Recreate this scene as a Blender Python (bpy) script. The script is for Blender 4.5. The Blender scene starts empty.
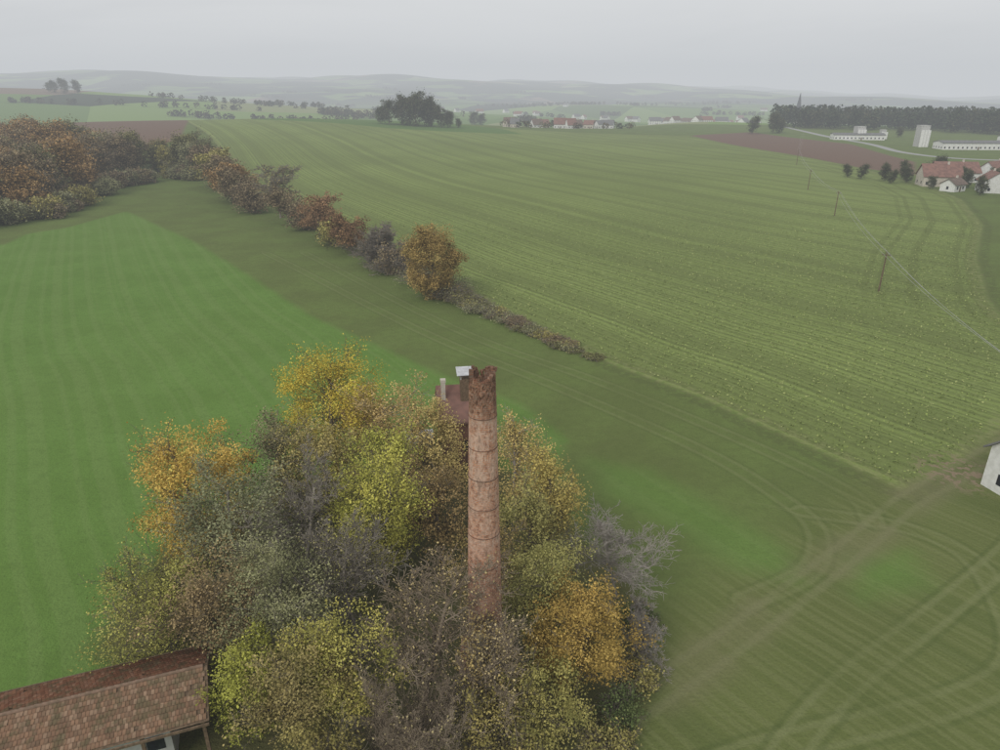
import bpy, math, numpy as np
from mathutils import Vector
R=math.radians
scene=bpy.context.scene
col=scene.collection
rng=np.random.default_rng(7)

# ------------------------------------------------------------------ camera
cam=bpy.data.cameras.new('camera'); camo=bpy.data.objects.new('camera',cam); col.objects.link(camo)
cam.sensor_width=36; cam.lens=24.84; cam.sensor_fit='HORIZONTAL'; cam.clip_start=.5; cam.clip_end=30000
camo.location=(0,0,38.5); camo.rotation_euler=(R(67.6),0,0)
scene.camera=camo
scene.view_settings.view_transform='Standard'
scene.view_settings.look='None'; scene.view_settings.exposure=0

# ------------------------------------------------------------------ node helper
class NB:
    def __init__(s,tree): s.t=tree; s.l=tree.links
    def n(s,ty,**k):
        o=s.t.nodes.new(ty)
        for a,b in k.items(): setattr(o,a,b)
        return o
    def put(s,sock,v):
        if v is None: return
        if isinstance(v,bpy.types.NodeSocket): s.l.new(v,sock)
        else: sock.default_value=v
    def m(s,op,a,b=None,c=None,clamp=False):
        o=s.n('ShaderNodeMath',operation=op); o.use_clamp=clamp
        s.put(o.inputs[0],a); s.put(o.inputs[1],b)
        if c is not None: s.put(o.inputs[2],c)
        return o.outputs[0]
    def mix(s,f,a,b,bt='MIX'):
        o=s.n('ShaderNodeMix',data_type='RGBA',blend_type=bt)
        def c(v): return (*v,1) if isinstance(v,tuple) and len(v)==3 else v
        s.put(o.inputs['Factor'],f); s.put(o.inputs[6],c(a)); s.put(o.inputs[7],c(b))
        return o.outputs[2]
    def attr(s,name,out='Fac'):
        o=s.n('ShaderNodeAttribute'); o.attribute_name=name; return o.outputs[out]
    def noise(s,scale,detail=3,vec=None,rough=.55,dist=0):
        o=s.n('ShaderNodeTexNoise'); o.inputs['Scale'].default_value=scale
        o.inputs['Detail'].default_value=detail; o.inputs['Roughness'].default_value=rough
        o.inputs['Distortion'].default_value=dist
        if vec is not None: s.l.new(vec,o.inputs['Vector'])
        return o.outputs[0]
    def noise1(s,w,scale,detail=1):
        o=s.n('ShaderNodeTexNoise',noise_dimensions='1D'); o.inputs['Scale'].default_value=scale
        o.inputs['Detail'].default_value=detail; s.put(o.inputs['W'],w)
        return o.outputs[0]
    def mr(s,v,a,b,c=0.,d=1.,smooth=True):
        o=s.n('ShaderNodeMapRange',interpolation_type='SMOOTHSTEP' if smooth else 'LINEAR')
        s.put(o.inputs[0],v)
        for i,q in enumerate((a,b,c,d)): o.inputs[i+1].default_value=q
        return o.outputs[0]

def newmat(name):
    m=bpy.data.materials.new(name); m.use_nodes=True
    nt=m.node_tree; nt.nodes.clear(); nb=NB(nt)
    out=nb.n('ShaderNodeOutputMaterial')
    return m,nb,out
def principled(nb,out,color,rough=.9,bump=None,bstr=.3,bdist=.1,metal=0,spec=.2):
    p=nb.n('ShaderNodeBsdfPrincipled')
    c=(*color,1) if isinstance(color,tuple) and len(color)==3 else color
    nb.put(p.inputs['Base Color'],c); p.inputs['Roughness'].default_value=rough
    p.inputs['Metallic'].default_value=metal; p.inputs['Specular IOR Level'].default_value=spec
    if bump is not None:
        b=nb.n('ShaderNodeBump'); b.inputs['Strength'].default_value=bstr; b.inputs['Distance'].default_value=bdist
        nb.put(b.inputs['Height'],bump); nb.l.new(b.outputs[0],p.inputs['Normal'])
    nb.l.new(p.outputs[0],out.inputs[0]); return p
def simple(name,c,c2=None,scale=2.,rough=.85,metal=0,bump=.2):
    m,nb,out=newmat(name)
    g=nb.n('ShaderNodeTexCoord')
    nz=nb.noise(scale,4,g.outputs['Object'])
    if c2 is None: c2=tuple(q*.7 for q in c)
    cc=nb.mix(nb.mr(nz,.35,.65),c2,c)
    principled(nb,out,cc,rough,nz,bump,.05,metal); return m

# ------------------------------------------------------------------ mesh helper
def mesh_np(name,V,F,mats,midx=None,colr=None,attrs=None,smooth=False):
    me=bpy.data.meshes.new(name); V=np.asarray(V,np.float32); F=np.asarray(F,np.int32)
    k=F.shape[1]
    me.vertices.add(len(V)); me.vertices.foreach_set('co',V.ravel())
    me.loops.add(F.size); me.loops.foreach_set('vertex_index',F.ravel())
    me.polygons.add(len(F)); me.polygons.foreach_set('loop_start',np.arange(0,F.size,k,dtype=np.int32))
    me.polygons.foreach_set('loop_total',np.full(len(F),k,np.int32))
    for mt in mats: me.materials.append(mt)
    if midx is not None: me.polygons.foreach_set('material_index',np.asarray(midx,np.int32))
    if smooth: me.polygons.foreach_set('use_smooth',np.ones(len(F),bool))
    me.update(calc_edges=True)
    if colr is not None:
        a=me.attributes.new('Col','FLOAT_COLOR','POINT')
        c=np.ones((len(V),4),np.float32); c[:,:3]=colr; a.data.foreach_set('color',c.ravel())
    if attrs:
        for kx,v in attrs.items():
            a=me.attributes.new(kx,'FLOAT','POINT'); a.data.foreach_set('value',np.asarray(v,np.float32))
    return me
def obj(name,me,parent=None,loc=(0,0,0),rot=0):
    o=bpy.data.objects.new(name,me); col.objects.link(o); o.location=loc; o.rotation_euler=(0,0,rot)
    if parent: o.parent=parent
    return o
class MB:
    def __init__(s): s.v=[];s.f=[];s.m=[]
    def quad(s,a,b,c,d,mi=0):
        i=len(s.v); s.v+= [tuple(a),tuple(b),tuple(c),tuple(d)]; s.f.append((i,i+1,i+2,i+3)); s.m.append(mi)
    def tri(s,a,b,c,mi=0):
        i=len(s.v); s.v+= [tuple(a),tuple(b),tuple(c)]; s.f.append((i,i+1,i+2)); s.m.append(mi)
    def box(s,x0,y0,z0,x1,y1,z1,mi=0):
        p=[(x0,y0,z0),(x1,y0,z0),(x1,y1,z0),(x0,y1,z0),(x0,y0,z1),(x1,y0,z1),(x1,y1,z1),(x0,y1,z1)]
        for q in ((0,3,2,1),(4,5,6,7),(0,1,5,4),(1,2,6,5),(2,3,7,6),(3,0,4,7)): s.quad(*[p[k] for k in q],mi)
    def cyl(s,p0,p1,r0,r1,n=8,mi=0,cap=True):
        p0=Vector(p0);p1=Vector(p1);d=(p1-p0).normalized()
        a=d.orthogonal().normalized();b=d.cross(a)
        A=[p0+(a*math.cos(t)+b*math.sin(t))*r0 for t in [2*math.pi*i/n for i in range(n)]]
        B=[p1+(a*math.cos(t)+b*math.sin(t))*r1 for t in [2*math.pi*i/n for i in range(n)]]
        for i in range(n): s.quad(A[i],A[(i+1)%n],B[(i+1)%n],B[i],mi)
        if cap:
            i=len(s.v); s.v+=[tuple(q) for q in B]; s.f.append(tuple(range(i,i+n))); s.m.append(mi)
    def mesh(s,name,mats):
        me=bpy.data.meshes.new(name); me.from_pydata(s.v,[],s.f)
        for mt in mats: me.materials.append(mt)
        me.polygons.foreach_set('material_index',s.m); me.update(); return me

# ------------------------------------------------------------------ terrain
def ss(a,b,t):
    u=np.clip((t-a)/(b-a),0,1); return u*u*(3-2*u)
def terr(x,y):
    x=np.asarray(x,float); y=np.asarray(y,float)
    r=np.hypot(x,y)+1e-6
    w=1-ss(-220,80,x)
    z=10*ss(250,640,y)*w
    r0=720+200*ss(100,300,x)
    z=z-ss(0,1,(r-r0)/520)*(26+10*w)*ss(-200,200,y)
    z=z+58*np.exp(-((x+1150)**2/(2*680**2)+(y-1500)**2/(2*380**2)))
    s=x/r
    A=50+62*(1-np.tanh((s-.05)/.35))-62*ss(.25,.6,s)
    A=A+20*np.sin(x/700+1.3)*np.cos(y/900)+13*np.sin(x/310+y/500)+7*np.sin(x/140-y/260+2)
    z=z+ss(2600,5600,r)*A
    z=z+ss(1200,2200,r)*(13*np.sin(x/420+.5)*np.sin(y/330)+6*np.sin(x/170+y/210))
    z=z+ss(60,160,r)*.35*np.sin(x/27+1)*np.sin(y/33+.4)
    return z
def tz(x,y): return float(terr(x,y))

def sdpoly(P,x,y):
    P=np.array(P,float); d=np.full(x.shape,1e9); ins=np.zeros(x.shape,bool)
    n=len(P)
    for i in range(n):
        a=P[i];b=P[(i+1)%n];e=b-a
        t=np.clip(((x-a[0])*e[0]+(y-a[1])*e[1])/(e@e),0,1)
        d=np.minimum(d,np.hypot(x-a[0]-t*e[0],y-a[1]-t*e[1]))
        c=((a[1]>y)!=(b[1]>y))&(x<(b[0]-a[0])*(y-a[1])/((b[1]-a[1]) if b[1]!=a[1] else 1e-9)+a[0])
        ins^=c
    return np.where(ins,d,-d)
def sdline(P,x,y,smooth=True):
    P=np.array(P,float)
    if smooth and len(P)>2:
        Q=[];n=len(P)
        for i in range(n-1):
            p0=P[max(i-1,0)];p1=P[i];p2=P[i+1];p3=P[min(i+2,n-1)]
            for t in (0,.2,.4,.6,.8):
                Q.append(.5*((2*p1)+(-p0+p2)*t+(2*p0-5*p1+4*p2-p3)*t*t+(-p0+3*p1-3*p2+p3)*t**3))
        Q.append(P[-1]); P=np.array(Q)
    d=np.full(x.shape,1e9); sg=np.ones(x.shape)
    for i in range(len(P)-1):
        a=P[i];b=P[i+1];e=b-a
        t=((x-a[0])*e[0]+(y-a[1])*e[1])/(e@e); tc=np.clip(t,0,1)
        dd=np.hypot(x-a[0]-tc*e[0],y-a[1]-tc*e[1])
        cr=np.sign(e[0]*(y-a[1])-e[1]*(x-a[0]))
        k=dd<d-1e-9; d=np.where(k,dd,d); sg=np.where(k,cr,sg)
    return d*sg

meadow=[(-134,186),(-137,200),(-131,210),(-128,240),(-86,192),(-35,122),(-9,94),(3,83),(8,73),(5,62),(-10,50),(-20,10),(-40,-20),(-150,-20),(-260,40),(-240,140)]
patch=[(10,68),(16.5,66),(21.8,58.2),(26,52),(25.5,47.6),(20.8,49),(15.5,56),(11,61)]
patch2=[(31,50.3),(37,51.5),(36,47),(29.4,45.1)]
crop=[(62,76),(50,67),(42,62),(38,69),(27,86),(18,97),(7,114),(-6,133),(-23,157),(-67,234),(-121,332),(-200,507),(-300,700),(-390,860),(-250,800),(0,740),(170,654),(182,507),(194,386),(187.5,313),(175,268),(149,215),(117,168),(96.5,132.5),(91,119.6),(88,105),(78,90)]
plough=[(171,656),(246,717),(268,555),(242,419),(205,352),(195,386),(183,507)]
plough2=[(-466,888),(-400,915),(-290,684),(-222,507),(-215,430),(-300,490),(-380,640)]
green3=[(-257,943),(-245,720),(-100,650),(20,650),(0,735)]
path=[(120,120),(80,86),(58,71),(50,65.5),(41,59.5),(32,52),(18,41),(6,32),(-6,20),(-20,5)]
hedgeline=[(-330,760),(-200,512),(-121,334),(-67,235),(-23,158),(-6,134),(7,115),(18,98),(27,87),(38,70),(60,40),(90,0)]
t1=[(30,58),(38,55.5),(41.5,52),(41.5,47),(38,39),(31,35),(16,31),(6,27)]
t2=[(58,64),(50,55),(44,50),(34,43),(25,37),(18,31),(12,24)]
t3=[(-60,175),(-14,114),(8,89),(23,71),(28.5,61),(30,55),(27,49),(20,45)]
t4=[(-50,175),(-8,115),(14,91),(28,74),(36,62),(36,56)]
road=[(330,900),(300,700),(284,560),(272,480),(300,430),(420,400)]
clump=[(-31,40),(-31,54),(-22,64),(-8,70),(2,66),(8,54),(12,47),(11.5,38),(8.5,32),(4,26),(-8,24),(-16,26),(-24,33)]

ang=np.concatenate([np.arange(-55,55,.3),np.arange(55,305,2.5)])
rad=[2.]
while rad[-1]<9500: rad.append(rad[-1]*(1.011 if rad[-1]<900 else 1.02)+.15)
rad=np.array(rad)
AA,RR=np.meshgrid(np.radians(ang),rad)
gx=(RR*np.sin(AA)).ravel(); gy=(RR*np.cos(AA)).ravel(); gz=terr(gx,gy)
nr,na=AA.shape
i=np.arange(nr-1)[:,None]*na; j=np.arange(na)[None,:]; j2=(j+1)%na
F=np.stack([i+j,i+na+j,i+na+j2,i+j2],-1).reshape(-1,4)[:,::-1]
V=np.stack([gx,gy,gz],1)
row=sdline(hedgeline,gx,gy)
A_={'meadow':sdpoly(meadow,gx,gy),'patch':np.maximum(sdpoly(patch,gx,gy),sdpoly(patch2,gx,gy)),'crop':sdpoly(crop,gx,gy),
 'plough':np.maximum(sdpoly(plough,gx,gy),sdpoly(plough2,gx,gy)),'green3':sdpoly(green3,gx,gy),'path':sdline(path,gx,gy),
 'row':row,'t1':sdline(t1,gx,gy),'t2':sdline(t2,gx,gy),'t3':sdline(t3,gx,gy),'t4':sdline(t4,gx,gy),'road':sdline(road,gx,gy),
 'clump':sdpoly(clump,gx,gy)}

gm,nb,out=newmat('ground')
geo=nb.n('ShaderNodeNewGeometry'); pos=geo.outputs['Position']
nbig=nb.noise(.011,2,pos); nmid=nb.noise(.09,3,pos,.6); nfin=nb.noise(.9,3,pos,.65); nvf=nb.noise(4.5,2,pos,.7)
ROW=nb.attr('row'); PATH=nb.attr('path')
edge=nb.m('MULTIPLY',nb.m('SUBTRACT',nfin,.5),2.2)
def mask(name,w=.6,e=True,off=0.):
    a=nb.attr(name)
    if e: a=nb.m('ADD',a,edge)
    return nb.mr(a,-w+off,w+off)
warp=nb.m('MULTIPLY',nb.m('SUBTRACT',nmid,.5),1.0)
roww=nb.m('ADD',ROW,warp)
st_f=nb.noise1(roww,1.3,2); st_c=nb.noise1(roww,.22,1)
pst=nb.noise1(nb.m('ADD',PATH,warp),.45,2)
base=nb.mix(nb.mr(nmid,.25,.75),(.128,.152,.05),(.148,.175,.058))
base=nb.mix(nb.m('MULTIPLY',nb.mr(st_f,.44,.6),.5),base,(.19,.21,.085))
base=nb.mix(nb.m('MULTIPLY',nb.mr(st_c,.5,.62),.4),base,(.105,.135,.042))
below=nb.mr(PATH,-2.,-9.,0.,1.)
b2=nb.mix(nb.mr(nmid,.35,.65),(.128,.162,.052),(.145,.195,.058))
b2=nb.mix(nb.m('MULTIPLY',nb.mr(pst,.4,.7),.09),b2,(.17,.19,.08))
b2=nb.mix(nb.m('MULTIPLY',nb.mr(nfin,.4,.65),.4),b2,(.11,.14,.045))
base=nb.mix(below,base,b2)
mead=nb.mix(nb.mr(nmid,.3,.72),(.122,.215,.046),(.142,.248,.057))
mead=nb.mix(nb.m('MULTIPLY',nb.mr(nbig,.4,.65),.3),mead,(.165,.24,.068))
mead=nb.mix(nb.m('MULTIPLY',nb.mr(nb.noise1(roww,.5,2),.46,.6),.3),mead,(.19,.27,.088))
mead=nb.mix(nb.m('MULTIPLY',nb.mr(nfin,.45,.7),.4),mead,(.105,.175,.042))
c0=nb.mix(mask('meadow',1.2),base,mead)
c0=nb.mix(nb.m('MULTIPLY',mask('patch',2.2),.7),c0,mead)
rows=nb.noise1(nb.m('ADD',ROW,nb.m('MULTIPLY',warp,.5)),1.1,1)
cr=nb.mix(nb.mr(nbig,.35,.65),(.19,.24,.072),(.24,.302,.092))
cr=nb.mix(nb.m('MULTIPLY',nb.mr(rows,.42,.6),.75),cr,(.13,.16,.054))
cr=nb.mix(nb.m('MULTIPLY',nb.mr(nfin,.45,.7),.4),cr,(.28,.335,.125))
cr=nb.mix(nb.m('MULTIPLY',nb.mr(nb.noise1(roww,.09,2),.48,.60),.5),cr,(.145,.175,.06))
headl=nb.mr(nb.noise1(nb.attr('crop'),.35,1),.5,.6)
hm=nb.m('MULTIPLY',nb.mr(nb.attr('crop'),28.,18.),nb.mr(ROW,55.,75.))
cr=nb.mix(nb.m('MULTIPLY',nb.m('MULTIPLY',headl,hm),.45),cr,(.12,.145,.045))
c0=nb.mix(mask('crop',.8),c0,cr)
mg=nb.m('MULTIPLY',nb.mr(nb.m('ABSOLUTE',nb.m('SUBTRACT',nb.attr('crop'),.6)),2.2,.6),nb.mr(nfin,.4,.6))
c0=nb.mix(nb.m('MULTIPLY',mg,.5),c0,(.24,.25,.11))
# rank grass strip where the hedge peters out
hs_=nb.m('MULTIPLY',nb.mr(nb.m('ABSOLUTE',nb.m('ADD',nb.attr('crop'),1.6)),1.8,.6),nb.mr(nfin,.38,.52))
c0=nb.mix(nb.m('MULTIPLY',hs_,.45),c0,(.10,.115,.045))
c0=nb.mix(mask('green3',4),c0,(.11,.18,.05))
c0=nb.mix(mask('plough',2),c0,nb.mix(nfin,(.14,.09,.065),(.21,.14,.105)))
def ruts(nm,half,wid,colr,st,endm=None):
    global c0
    a=nb.m('ABSOLUTE',nb.m('SUBTRACT',nb.m('ABSOLUTE',nb.attr(nm)),half))
    f=nb.m('MULTIPLY',nb.mr(nb.m('ADD',a,nb.m('MULTIPLY',edge,.15)),wid,wid*.15),st)
    f=nb.m('MULTIPLY',f,nb.mr(nmid,.35,.5,.45,1.))
    c0=nb.mix(f,c0,colr)
for nm,s_ in (('t1',.48),('t2',.52),('t3',.38),('t4',.38)):
    ruts(nm,.85,.4,(.205,.225,.10),s_)
    ruts(nm,1.35,.3,(.085,.115,.036),s_*.7)
ruts('path',1.0,.6,(.225,.23,.115),.45)
pm=nb.m('MULTIPLY',nb.mr(nb.m('ABSOLUTE',PATH),3.2,1.2),nb.mr(nmid,.45,.6))
c0=nb.mix(nb.m('MULTIPLY',pm,.45),c0,(.2,.19,.10))
dirt=nb.n('ShaderNodeVectorMath',operation='DISTANCE'); nb.l.new(pos,dirt.inputs[0]); dirt.inputs[1].default_value=(50,65.5,0)
dm=nb.m('MULTIPLY',nb.mr(dirt.outputs['Value'],6.,1.5),nb.mr(nfin,.5,.56))
c0=nb.mix(dm,c0,(.27,.21,.14))
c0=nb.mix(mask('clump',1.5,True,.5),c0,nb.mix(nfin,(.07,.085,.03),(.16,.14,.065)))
dist=nb.n('ShaderNodeVectorMath',operation='LENGTH'); nb.l.new(pos,dist.inputs[0])
vor=nb.n('ShaderNodeTexVoronoi'); vor.inputs['Scale'].default_value=.0042
mp=nb.n('ShaderNodeMapping'); mp.inputs['Scale'].default_value=(1,.55,0); mp.inputs['Rotation'].default_value=(0,0,.5)
nb.l.new(pos,mp.inputs[0]); nb.l.new(mp.outputs[0],vor.inputs['Vector'])
sep=nb.n('ShaderNodeSeparateColor'); nb.l.new(vor.outputs['Color'],sep.inputs[0])
ramp=nb.n('ShaderNodeValToRGB'); ramp.color_ramp.interpolation='CONSTANT'
el=ramp.color_ramp.elements; el[0].color=(.13,.21,.055,1)
el[1].position=.25; el[1].color=(.19,.28,.08,1)
for p_,c_ in ((.45,(.10,.16,.045,1)),(.6,(.20,.15,.11,1)),(.70,(.15,.24,.065,1)),(.84,(.24,.27,.12,1)),(.93,(.04,.055,.03,1))):
    e=el.new(p_); e.color=c_
nb.l.new(sep.outputs[0],ramp.inputs[0])
c0=nb.mix(nb.mr(dist.outputs['Value'],900.,920.),c0,ramp.outputs[0])
c0=nb.mix(nb.m('MULTIPLY',nb.mr(dist.outputs['Value'],2600.,3600.),nb.mr(nb.noise(.003,3,pos),.4,.5)),c0,(.03,.045,.03))
c0=nb.mix(nb.mr(nb.m('ABSOLUTE',nb.attr('road')),3.6,3.0),c0,(.36,.36,.35))
c0=nb.mix(nb.m('MULTIPLY',nb.mr(nvf,.35,.7),.3),c0,nb.mix(.5,c0,(.04,.05,.016)))
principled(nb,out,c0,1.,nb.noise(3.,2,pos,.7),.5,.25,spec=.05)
obj('ground',mesh_np('ground',V,F,[gm],attrs=A_,smooth=True))

# ------------------------------------------------------------------ tree maker
bark_m,nb,out=newmat('bark')
g=nb.n('ShaderNodeNewGeometry'); nz=nb.noise(3,2,g.outputs['Position'])
d=nb.n('ShaderNodeBsdfDiffuse'); nb.l.new(nb.mix(nb.m('MULTIPLY',nz,.6),nb.attr('Col','Color'),(.07,.06,.05)),d.inputs[0]); nb.l.new(d.outputs[0],out.inputs[0])
leaf_m,nb,out=newmat('foliage')
d=nb.n('ShaderNodeBsdfDiffuse'); nb.l.new(nb.attr('Col','Color'),d.inputs[0]); nb.l.new(d.outputs[0],out.inputs[0])

def nrm(a): return a/(np.linalg.norm(a,axis=1,keepdims=True)+1e-9)
def skeleton(rg,h,r,maxlev=3,stems=1,kids=2,wig=.2,up=.1,spread=(.5,1.1)):
    if stems==1: D=np.array([[0,0,1.]]);P=np.zeros((1,3))
    else:
        a=rg.uniform(0,6.28,stems); D=nrm(np.stack([np.cos(a)*.45,np.sin(a)*.45,np.ones(stems)],1)); P=np.stack([np.cos(a)*.04,np.sin(a)*.04,np.zeros(stems)],1)
    L=np.full(len(P),.8)*rg.uniform(.8,1.1,len(P)); Rr=np.full(len(P),.02 if stems==1 else .011)
    segs=[]
    for lev in range(maxlev+1):
        ns=5 if lev==0 else 3; NP=[];ND=[];NL=[];NR=[]
        for s in range(ns):
            D=nrm(D+rg.normal(0,wig*(.5 if lev==0 else 1),D.shape)+np.array([0,0,up]))
            Q=P+D*(L/ns)[:,None]; R2=Rr*(.84 if lev==0 else .75)
            segs.append((P,Q,Rr,R2,np.full(len(P),lev)))
            if lev<maxlev and (lev>0 or s>=1 or stems>1):
                kk=kids+1 if lev==0 else kids
                for k in range(kk):
                    pr=nrm(np.cross(D,rg.normal(size=D.shape))); an=rg.uniform(spread[0],spread[1],len(D))[:,None]
                    ND.append(D*np.cos(an)+pr*np.sin(an)); tt=rg.uniform(0,1,len(D))[:,None]
                    NP.append(P+(Q-P)*tt)
                    fall=(1-.1*s) if lev==0 else 1
                    NL.append(L*rg.uniform(.45,.75,len(D))*fall*(.75 if lev==0 else .85)); NR.append(R2*.55)
            P=Q;Rr=R2
        if lev<maxlev: P=np.vstack(NP);D=np.vstack(ND);L=np.concatenate(NL);Rr=np.concatenate(NR)
    A=np.vstack([s[0] for s in segs]);B=np.vstack([s[1] for s in segs])
    ra=np.concatenate([s[2] for s in segs]);rb=np.concatenate([s[3] for s in segs]);lv=np.concatenate([s[4] for s in segs])
    zz=np.percentile(B[:,2],99.3); rr=np.percentile(np.hypot(B[:,0],B[:,1]),92)
    sc=np.array([r/rr,r/rr,h/zz])
    A=A*sc;B=B*sc
    for q in (A,B):
        q[:,2]=np.where((q[:,2]<.05*h)&(np.hypot(q[:,0],q[:,1])>.15*r),.05*h+np.abs(q[:,2])*.2,q[:,2])
    return A,B,ra*h,rb*h,lv
def tubes(A,B,ra,rb,K=4):
    d=nrm(B-A); ref=np.where(np.abs(d[:,2:3])>.9,np.array([[1.,0,0]]),np.array([[0,0,1.]]))
    u=nrm(np.cross(d,ref)); v=np.cross(d,u); n=len(A)
    th=np.arange(K)*2*np.pi/K
    off=u[:,None,:]*np.cos(th)[None,:,None]+v[:,None,:]*np.sin(th)[None,:,None]
    VA=A[:,None,:]+off*ra[:,None,None]; VB=B[:,None,:]+off*rb[:,None,None]
    V=np.concatenate([VA,VB],1).reshape(-1,3)
    b=np.arange(n)[:,None]*2*K; k=np.arange(K)[None,:]; k2=(k+1)%K
    F=np.stack([b+k,b+k2,b+K+k2,b+K+k],-1).reshape(-1,4); return V,F
def leafquads(rg,C,size,flat=.0):
    n=len(C); nn=rg.normal(size=(n,3)); nn[:,2]=np.abs(nn[:,2])+flat; nn=nrm(nn)
    u=nrm(np.cross(nn,rg.normal(size=(n,3)))); v=np.cross(nn,u)
    s=size*rg.uniform(.6,1.35,n)[:,None]; u=u*s; v=v*s*rg.uniform(.5,.9,n)[:,None]
    V=np.stack([C-u,C-v*.9+u*.1,C+u,C+v],1).reshape(-1,3)
    return V,np.arange(4*n).reshape(-1,4)
def tree_mesh(name,seed,h,r,pal,nleaf=14000,lsize=.09,maxlev=3,stems=1,bark=(.22,.19,.15),keep=.8,spreadm=.34,twig=.013,wig=.2,up=.1,kids=2,ball=.45,nb_=70,zc=.6,tint=0):
    rg=np.random.default_rng(seed)
    A,B,ra,rb,lv=skeleton(rg,h,r*(.85 if ball>.7 else 1),maxlev,stems,kids,wig,up)
    ra=np.maximum(ra,twig);rb=np.maximum(rb,twig*.8)
    K=3 if maxlev>=4 else 4
    TV,TF=tubes(A,B,ra,rb,K)
    TC=np.tile(np.array(bark),(len(TV),1))*np.repeat(rg.uniform(.8,1.25,len(A)),2*K)[:,None]
    if nleaf==0: return mesh_np(name,TV,TF,[bark_m,leaf_m],np.zeros(len(TF)),TC)
    li=np.where(lv>=maxlev-1)[0]
    li=li[rg.random(len(li))<keep]
    wgt=rg.uniform(.2,1,len(li))**1.5; wgt/=wgt.sum()
    n1=int(nleaf*(1-ball)); n2=nleaf-n1
    sg=li[rg.choice(len(li),n1,p=wgt)]; tt=rg.random(n1)[:,None]
    C=A[sg]+(B[sg]-A[sg])*tt+rg.normal(0,spreadm*h/14,(n1,3))
    cv=rg.random(len(A))[sg]
    if n2:
        dd=nrm(rg.normal(size=(nb_,3))); rr=rg.uniform(.45,1.,nb_)**.6*(1+.10*rg.normal(size=nb_))
        zcen=h*zc if stems==1 else h*.5; hz=h-zcen
        cen=dd*rr[:,None]*np.array([r*.92,r*.92,hz*.93])+np.array([0,0,zcen]); cr_=rg.uniform(.12,.24,nb_)*r
        bi=rg.integers(nb_,size=n2); C2=cen[bi]+nrm(rg.normal(size=(n2,3)))*(rg.random(n2)**.5*cr_[bi]*1.6)[:,None]*np.array([1,1,.75])
        C=np.vstack([C,C2]); cv=np.concatenate([cv,rg.random(nb_)[bi]])
    C[:,2]=np.maximum(C[:,2],.12)
    LV,LF=leafquads(rg,C,lsize,.3)
    pal=np.array(pal,float)
    if tint: pal=pal*rg.uniform(1-tint,1+tint*.6)*np.array([1+rg.uniform(-.08,.10),1,1+rg.uniform(-.2,.2)])
    sp=.5+.5*np.sin(C[:,0]*1.3/r*3+rg.random()*6)*np.sin(C[:,1]*1.1/r*3+rg.random()*6)*np.cos(C[:,2]/h*7+rg.random()*6)
    q=np.clip(.55*cv+.35*sp+.15*rg.random(nleaf)-.03,0,.999)*(len(pal)-1)
    i0=q.astype(int); f=(q-i0)[:,None]
    LC=pal[i0]*(1-f)+pal[np.minimum(i0+1,len(pal)-1)]*f
    LC=LC*rg.uniform(.85,1.15,nleaf)[:,None]*(.66+.58*cv)[:,None]
    LC=np.clip(np.repeat(LC,4,0)*1.08,0,.75)
    V=np.vstack([TV,LV]);F=np.vstack([TF,LF+len(TV)])
    return mesh_np(name,V,F,[bark_m,leaf_m],np.concatenate([np.zeros(len(TF)),np.ones(len(LF))]),np.vstack([TC,LC]))

GOLD=[(.34,.30,.06),(.50,.40,.065),(.60,.47,.08),(.42,.38,.09)]
ORNG=[(.34,.28,.08),(.54,.37,.085),(.60,.42,.11),(.38,.34,.10)]
GREY=[(.18,.19,.09),(.24,.245,.13),(.31,.305,.17),(.25,.235,.12)]
OLIV=[(.20,.195,.07),(.29,.27,.09),(.39,.34,.12),(.24,.225,.085)]
YGRN=[(.25,.26,.07),(.37,.36,.095),(.48,.43,.12),(.29,.30,.09)]
TAN_=[(.32,.26,.12),(.44,.35,.16),(.50,.40,.18),(.38,.31,.14)]
RUST=[(.22,.155,.07),(.32,.205,.085),(.37,.24,.11),(.25,.19,.09)]
BRWN=[(.19,.15,.09),(.255,.195,.12),(.22,.185,.10)]
DBRN=[(.23,.18,.085),(.32,.24,.11),(.39,.29,.13),(.25,.21,.09)]
DKGR=[(.06,.08,.04),(.085,.10,.05),(.12,.115,.06)]
PALE=(.46,.42,.37); BRK=(.2,.17,.14); GRYB=(.33,.295,.25)

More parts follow.
